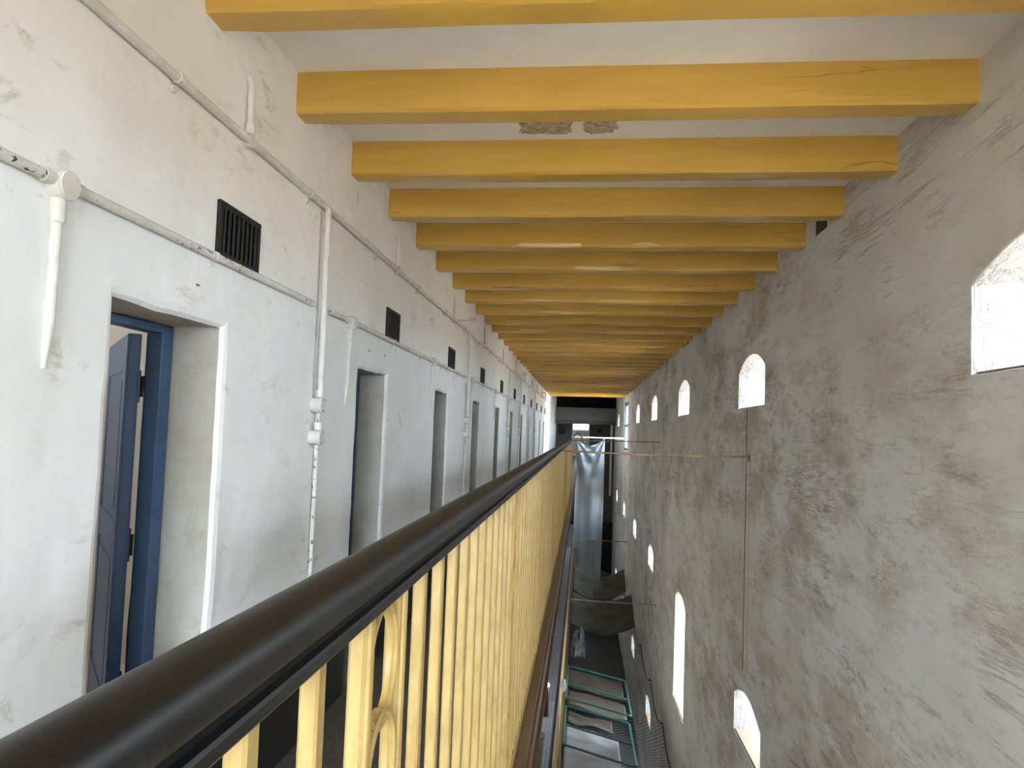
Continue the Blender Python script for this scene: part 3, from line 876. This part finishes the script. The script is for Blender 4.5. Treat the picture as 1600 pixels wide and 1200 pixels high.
rod(19.4, RX + 0.036, XR - 0.003, -ST - 0.28, -ST - 0.31, 0.014, MSTEEL, 'lower brown tie rod from the lower handrail, above the wire netting')
rod(31.2, RX + 0.036, XR - 0.003, -ST - 0.42, -ST - 0.42, 0.018, MSTEEL, 'farther lower tie rod crossing in front of the curtain')

# ------------------------------------------------------------------ curtain
def curtain():
    x0, x1 = -0.27, 1.03; ztl, ztr = -0.33, -0.22; zb = -6.9; Y = 35.95
    def f(u, v):
        ztop = ztl + (ztr - ztl) * u - 0.30 * 4 * u * (1 - u)
        z = ztop + (zb - ztop) * v
        x = x0 + (x1 - x0) * u
        # folds that radiate out of the two tied corners
        dl = Vector((x - x0 + 0.02, ztl - z + 0.05)); dr = Vector((x1 - x + 0.02, ztr - z + 0.05))
        al, ar = math.atan2(dl.x, dl.y), math.atan2(dr.x, dr.y)
        ll, lr = dl.length, dr.length
        yl = math.sin(al * 15) * 0.13 * min(1, ll) / (1 + 0.10 * ll); yr = math.sin(ar * 17 + 1) * 0.13 * min(1, lr) / (1 + 0.10 * lr)
        wl = 1 / (1 + math.exp((u - 0.5) * 7))
        yv = 0.05 * math.sin(u * 17 + 0.7 * math.sin(v * 3)) * v + 0.03 * noise.noise((u * 3, v * 6, 1))
        dip = 0.16 * math.exp(-((u - 0.5) / 0.25) ** 2) * math.exp(-v * 6) * math.sin(v * 60)
        return (x + 0.03 * math.sin(v * 4) * (u - 0.5), Y + yl * wl + yr * (1 - wl) + yv + dip * 0.7, z)
    vs, fs = grid(f, 90, 150)
    o = mesh_obj('curtain', vs, fs, MCURT, smooth=4)
    so = o.modifiers.new('thickness', 'SOLIDIFY'); so.thickness = 0.006
    tag(o, 'long grey curtain tied at two corners, hanging down the void', 'curtain')
curtain()

# black hose looping over beside the curtain
mb = MB(); pts = []
for i in range(21):
    t = i / 20; x = -0.40 + 0.55 * t; z = -0.16 + 0.16 * math.sin(min(1, t * 2.2) * PI / 2) - 0.42 * max(0, t - 0.35) ** 1.3 * 2.2
    pts.append((x, 35.6, z))
mb.tube(pts, 0.028, 8)
o = mb.build('hose', MIRON, smooth=0.9); tag(o, 'black hose arching beside the white rod, left of the curtain top', 'hose')

# ------------------------------------------------------------------ end hall
o = MB().box(XL - TL, XR, 45.0, 45.35, 0.73, 1.46).build('trim_3', simple('parapet_grey', (0.17, 0.165, 0.15), 0.8, 0.06, 1.0)); tag(o, kind='structure')
o = MB().box(XL - TL, XR, 45.0, 45.8, 0.50, 0.73).build('trim_4', simple('parapet_cornice', (0.10, 0.09, 0.075), 0.8, 0.06, 1.0)); tag(o, kind='structure')
o = MB().box(XL - TL, XR, 45.9, 46.1, 1.2, 3.2).build('end_void_shade', simple('unlit_void_black', (0.003, 0.003, 0.004), 0.9, 0.1)); tag(o, kind='structure')  # added black slab: darkness of the unlit upper void put into colour
xz_wall('wall_end', 46.8, 0.4, XL - TL - 1, XR + TR, ZG, 3.4, [(-0.64, 0.41, -1.42, 0.60)], MGREY)
mb = MB(); mb.box(-0.64, -0.58, 46.8, 46.9, -1.42, 0.6); mb.box(0.35, 0.41, 46.8, 46.9, -1.42, 0.6); mb.box(-0.58, 0.35, 46.8, 46.9, 0.54, 0.6)
o = mb.build('door_30', MWHITE); tag(o, kind='structure')
o = MB().box(-0.58, 0.35, 46.86, 46.91, ZF + 0.001, 0.15, ch=0.006).build('door_31', simple('grey_wall_standin', (0.62, 0.60, 0.56), 0.7, 0.15, 3)); tag(o, kind='structure')  # added panel: hides the overbright exterior, stands for the grey outside wall
o = MB().box(-4, 4.5, 52, 52.3, ZG, 0.30).build('outside_wall', MOUT); tag(o, kind='structure')
o = MB().box(XL - TL, -0.215, 45.0, 46.8, ZF - 0.22, ZF).build('floor_end_hall', MTFLOOR); tag(o, kind='structure')
mb = MB(); mb.box(-1.46, -1.06, 46.72, 46.80, -0.13, 0.26, ch=0.01)
o = mb.build('notice_board', MDARK); tag(o, 'dark square board on the end wall, left of the bright doorway', 'board')
mb = MB(); mb.disc((1.02, 46.8, 0.14), (0, -1, 0), 0.13, 0.05, 28, dome=0.01)
o = mb.build('round_plate', MDARK, smooth=0.8); tag(o, 'small dark round plate on the end wall, right of the bright doorway', 'plate')
mb = MB(); mb.tube([(1.68, 45.2, 0.73), (1.68, 45.2, -1.5), (1.68, 45.2, -3.6)], 0.055, 12)
o = mb.build('downpipe', MWHITE, smooth=0.8); tag(o, 'white vertical downpipe at the right corner of the end hall', 'pipe')
# doorway side walls of the lower end void
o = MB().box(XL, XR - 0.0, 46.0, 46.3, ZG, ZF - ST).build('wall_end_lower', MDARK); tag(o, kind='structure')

# ------------------------------------------------------------------ the void below: netting, frames, sheets
hooks = [11.0, 13.9, 17.2, 20.1, 23.3, 26.6, 30.0, 33.4]
def net_edge(y):
    """height of the netting edge on the right wall: held by hooks, sagging between them"""
    for a, b in zip(hooks, hooks[1:]):
        if a <= y <= b:
            t = (y - a) / (b - a); return -6.18 - 0.30 * (1 - (2 * t - 1) ** 2)
    return -6.2
ZN = ZF - ST - 0.12
def net_pt(u, y):
    zr = net_edge(y); x = -0.17 + (XR - 0.02 + 0.17) * u
    z = ZN - 0.16 + (zr - ZN + 0.16) * (u ** 1.8) - 0.10 * math.sin(PI * u) * (0.6 + 0.4 * math.sin(y * 1.3))
    return (x, y, z)
root = empty('safety_net', (0.9, 20, ZN)); tag(root, 'wire safety netting stretched across the void below, hooked to the right wall', 'netting')
vs, fs = grid(lambda u, v: net_pt(u, 11.0 + 22.4 * v), 20, 140)
o = mesh_obj('wire_mesh', vs, fs, MNET, root, smooth=4); o.matrix_parent_inverse = Matrix.Translation(-root.location)
mb = MB(); mb.tube([(XR - 0.02, 11.0 + 22.4 * i / 160, net_edge(11.0 + 22.4 * i / 160)) for i in range(161)], 0.012, 6)
sub(mb, 'edge_rope', MIRON, root)
for y in hooks[1:]:
    mb = MB(); mb.tube([(XR - 0.001, y, -6.18), (XR - 0.05, y, -6.18), (XR - 0.05, y, -6.13)], 0.012, 6); sub(mb, 'hook', MIRON, root)

def bed_frame(name, x0, x1, y0, y1, z, bars, lab, tilt=0.0, slew=0.0):
    ro = empty(name, (x0, y0, z)); tag(ro, lab, 'frame', None)
    def P(x, y, dz=0): return (x, y + slew * (x - x0), z + dz + tilt * (x - x0))
    mb = MB(); r = 0.021
    loop = [P(x0 + .05, y0), P(x1 - .05, y0), P(x1, y0 + .05), P(x1, y1 - .05), P(x1 - .05, y1), P(x0 + .05, y1), P(x0, y1 - .05), P(x0, y0 + .05)]
    mb.tube(loop, r, 8, closed=True); sub(mb, 'outer_frame', MGREEN, ro)
    for yb in bars:
        mb = MB(); mb.tube([P(x0, yb), P(x1, yb)], r, 8); sub(mb, 'cross_bar', MGREEN, ro)
    return ro
bed_frame('steel_frame', -0.16, 1.02, 13.35, 15.22, ZN + 0.13, [14.25], 'nearer green steel frame lying over grey sheets on the netting', -0.06, -0.45)
bed_frame('steel_frame', -0.16, 1.06, 15.32, 17.38, ZN + 0.24, [16.2], 'farther green steel frame lying over brown sheets on the netting', -0.06, -0.45)

def sheet(name, x0, x1, y0, y1, z, mat, lab, seed, amp=0.06, slew=-0.45, curl=0.0):
    def f(u, v):
        x = x0 + (x1 - x0) * u; y = y0 + (y1 - y0) * v + slew * (x - x0) + 0.08 * noise.noise((u * 2, v * 2, seed))
        zz = z - 0.06 * (x - x0) + amp * noise.noise((u * 2.4, v * 2.4, seed + 3)) + amp * 0.7 * abs(noise.noise((u * 1.3 + v * 1.5, u - v, seed + 9)))
        zz -= curl * (1 - v) ** 2 * math.sin(PI * u)
        return (x, y, zz)
    vs, fs = grid(f, 24, 24); o = mesh_obj(name, vs, fs, mat, smooth=4)
    m = o.modifiers.new('thickness', 'SOLIDIFY'); m.thickness = 0.008
    tag(o, lab, 'sheet', None); return o
sheet('dust_sheet', -0.15, 0.98, 11.3, 13.25, ZN + 0.10, MSHEET, 'pale dust sheet with a curled edge, nearest the bottom of the photo', 1, 0.06, -0.40, -0.02)
sheet('dust_sheet', -0.14, 0.80, 13.45, 14.70, ZN - 0.01, MSHEET, 'grey dust sheet under the nearer green frame, torn along one side', 5, 0.05)
sheet('dust_sheet', -0.12, 0.72, 14.82, 15.32, ZN - 0.01, MSHEETB, 'small brown sheet crumpled between the two green frames', 9, 0.06)
sheet('dust_sheet', -0.14, 1.00, 15.45, 16.3, ZN + 0.08, MSHEETB, 'brown sheet with white specks under the farther green frame', 14, 0.06)
sheet('dust_sheet', -0.14, 1.00, 16.55, 17.7, ZN + 0.08, MSHEETB, 'dark brown sheet at the back of the farther green frame', 18, 0.06)
def f(u, v):
    x = -0.12 + 0.34 * u; y = 18.6 + 2.0 * v
    return (x, y, ZN + 0.06 + 0.30 * abs(noise.noise((u * 3, v * 5, 2))) * 2 * math.sin(PI * u) ** 0.5 + 0.10 * abs(noise.noise((u * 9, v * 12, 5))))
vs, fs = grid(f, 30, 50); o = mesh_obj('plastic_sheet', vs, fs, MPLAS)
m = o.modifiers.new('thickness', 'SOLIDIFY'); m.thickness = 0.004
tag(o, 'crumpled shiny plastic heaped on the netting beside the lower railing', 'plastic')
def tarp(y0, y1, zc, sag, mat, lab, seed):
    def f(u, v):
        x = -0.16 + 1.75 * u; y = y0 + (y1 - y0) * v + 0.2 * noise.noise((u * 2, 0, seed))
        z = zc + 0.5 * v - sag * math.sin(PI * min(1, u * 1.02)) ** 1.0 + 0.05 * noise.noise((u * 5, v * 4, seed))
        return (x, y, z)
    vs, fs = grid(f, 40, 16); o = mesh_obj('tarpaulin', vs, fs, mat, smooth=4)
    m = o.modifiers.new('thickness', 'SOLIDIFY'); m.thickness = 0.006
    tag(o, lab, 'tarpaulin')
tarp(21.6, 23.4, ZN + 0.15, 0.28, MTARP, 'dark green tarpaulin sagging across the void under the lower tie rod', 3)
tarp(26.0, 27.4, ZN + 0.2, 0.35, MTARP, 'far dark tarpaulin sagging across the void at the foot of the curtain', 8)

# ------------------------------------------------------------------ small things
# rag tied to the lower railing
mb = MB()
import bmesh
def blob(name, c, r, mat, amp, seed, sq=(1, 1, 1), sub_=3):
    bm = bmesh.new(); bmesh.ops.create_icosphere(bm, subdivisions=sub_, radius=1)
    for v in bm.verts:
        d = 1 + amp * noise.noise(v.co * 2.2 + Vector((seed, 0, 0))) + amp * 0.6 * noise.noise(v.co * 5 + Vector((0, seed, 0)))
        v.co = Vector((v.co.x * sq[0], v.co.y * sq[1], v.co.z * sq[2])) * r * d + Vector(c)
    me = bpy.data.meshes.new(name); bm.to_mesh(me); bm.free(); me.materials.append(mat)
    o = bpy.data.objects.new(name, me); C.objects.link(o); return o
o = blob('cloth_bundle', (RX + 0.072, 13.1, -ST - 0.36), 0.085, MRAG, 0.45, 3, (0.5, 0.8, 1.2))
tag(o, 'bunched white rag tied to the outside of the lower railing', 'rag')
# extinguisher on the lower gallery
ro = empty('fire_extinguisher', (-0.52, 14.6, ZF - ST)); tag(ro, 'dark red cylinder with a pale domed cap standing on the lower gallery', 'extinguisher')
mb = MB(); mb.disc((-0.52, 14.6, ZF - ST + 0.002), (0, 0, 1), 0.055, 0.50, 20, dome=0.04); sub(mb, 'body', MRED, ro)
mb = MB(); mb.disc((-0.52, 14.6, ZF - ST + 0.54), (0, 0, 1), 0.06, 0.04, 20, dome=0.04); sub(mb, 'cap', MWHITE, ro)
# bin on the lower gallery
ro = empty('waste_bin', (-0.60, 12.35, ZF - ST)); tag(ro, 'grey green bin standing on the lower gallery floor at the bottom edge', 'bin')
mb = MB(); mb.tube([(-0.60, 12.35, ZF - ST + 0.002), (-0.60, 12.35, ZF - ST + 0.5)], [0.12, 0.155], 20); sub(mb, 'body', MBIN, ro)
mb = MB(); mb.tube([(-0.60, 12.35, ZF - ST + 0.501), (-0.60, 12.35, ZF - ST + 0.53), (-0.60, 12.35, ZF - ST + 0.58)], [0.165, 0.165, 0.09], 20); sub(mb, 'lid', MBIN, ro)
# black chests along the gallery wall, glimpsed between the balusters
def chest(y0, y1, h, lab):
    ro = empty('black_bench', (-1.38, (y0 + y1) / 2, ZF)); tag(ro, lab, 'bench')
    mb = MB(); mb.box(-1.565, -1.215, y0 + 0.02, y1 - 0.02, ZF + 0.001, ZF + h - 0.031, ch=0.006); sub(mb, 'body', MIRON, ro, 0.4)
    mb = MB(); mb.box(-1.575, -1.200, y0, y1, ZF + h - 0.03, ZF + h, ch=0.006); sub(mb, 'seat', MIRON, ro, 0.4)
chest(1.9, 4.05, 0.42, 'long black bench on the gallery floor, glimpsed between the nearest balusters')
chest(4.55, 7.2, 0.42, 'second black bench on the gallery floor, beyond the card and behind the balusters')
mb = MB(); mb.box(-1.36, -1.16, 4.16, 4.18, ZF + 0.001, ZF + 0.22, ch=0.002); mb.box(-1.30, -1.22, 4.18, 4.26, ZF + 0.001, ZF + 0.02)
o = mb.build('floor_card', MLABEL); tag(o, 'small grey card standing on the floor between the two black benches', 'card')

# old cables and their brown stain below the second slit window
for i, (yc, lab) in enumerate(((9.02, 'thin brown cable down the right wall below the second window, nearer of two'), (9.24, 'thin brown cable down the right wall below the second window, farther of two'))):
    mb = MB(); mb.tube([(XR - 0.003, yc + 0.01 * noise.noise((z_ * 0.7, i, 0)), 0.34 - z_ * 0.25) for z_ in range(13)], 0.006, 6)
    o = mb.build('wall_cable', MBROWN if i else simple('pale_cable', (0.42, 0.36, 0.28), 0.7), smooth=0.8); tag(o, lab, 'cable')
# screw hooks and pegs left in the wall over the doors
for i, (y, z, lab) in enumerate(((3.0, 0.55, 'small rusty hook in the wall above the blue door'), (5.55, 0.55, 'small dark peg in the wall above the second doorway'), (5.0 + 1.0, 0.56, 'dark screw in the wall right of the peg over the second doorway'))):
    mb = MB(); mb.disc((XL - 0.002, y, z), (1, 0, 0), 0.006, 0.004, 10); mb.tube([(XL, y, z), (XL + 0.010, y, z - 0.001), (XL + 0.012, y, z - 0.008)], 0.0022, 6)
    o = mb.build('wall_hook', MBROWN, smooth=0.8); tag(o, lab, 'hook')

# ------------------------------------------------------------------ portals: help the sampler find the daylight in the openings, the added one too
for h in BACK: portal(((h[0] + h[1]) / 2, YB - 0.42, (h[2] + h[3]) / 2), h[1] - h[0], h[3] - h[2], (0, 1, 0))
for t_ in (TALL, ADDED_TALL): portal((XR + TR + 0.02, (t_[0] + t_[1]) / 2, (t_[2] + t_[3]) / 2), t_[1] - t_[0] + 0.3, t_[3] - t_[2] + 0.3, (-1, 0, 0))
for (yc, hw, z0, zs, rise) in WINS:
    if yc < 30: portal((XR + TR + 0.01, yc, (z0 + zs + rise) / 2), 2 * hw + 0.32, zs + rise - z0 + 0.32, (-1, 0, 0))
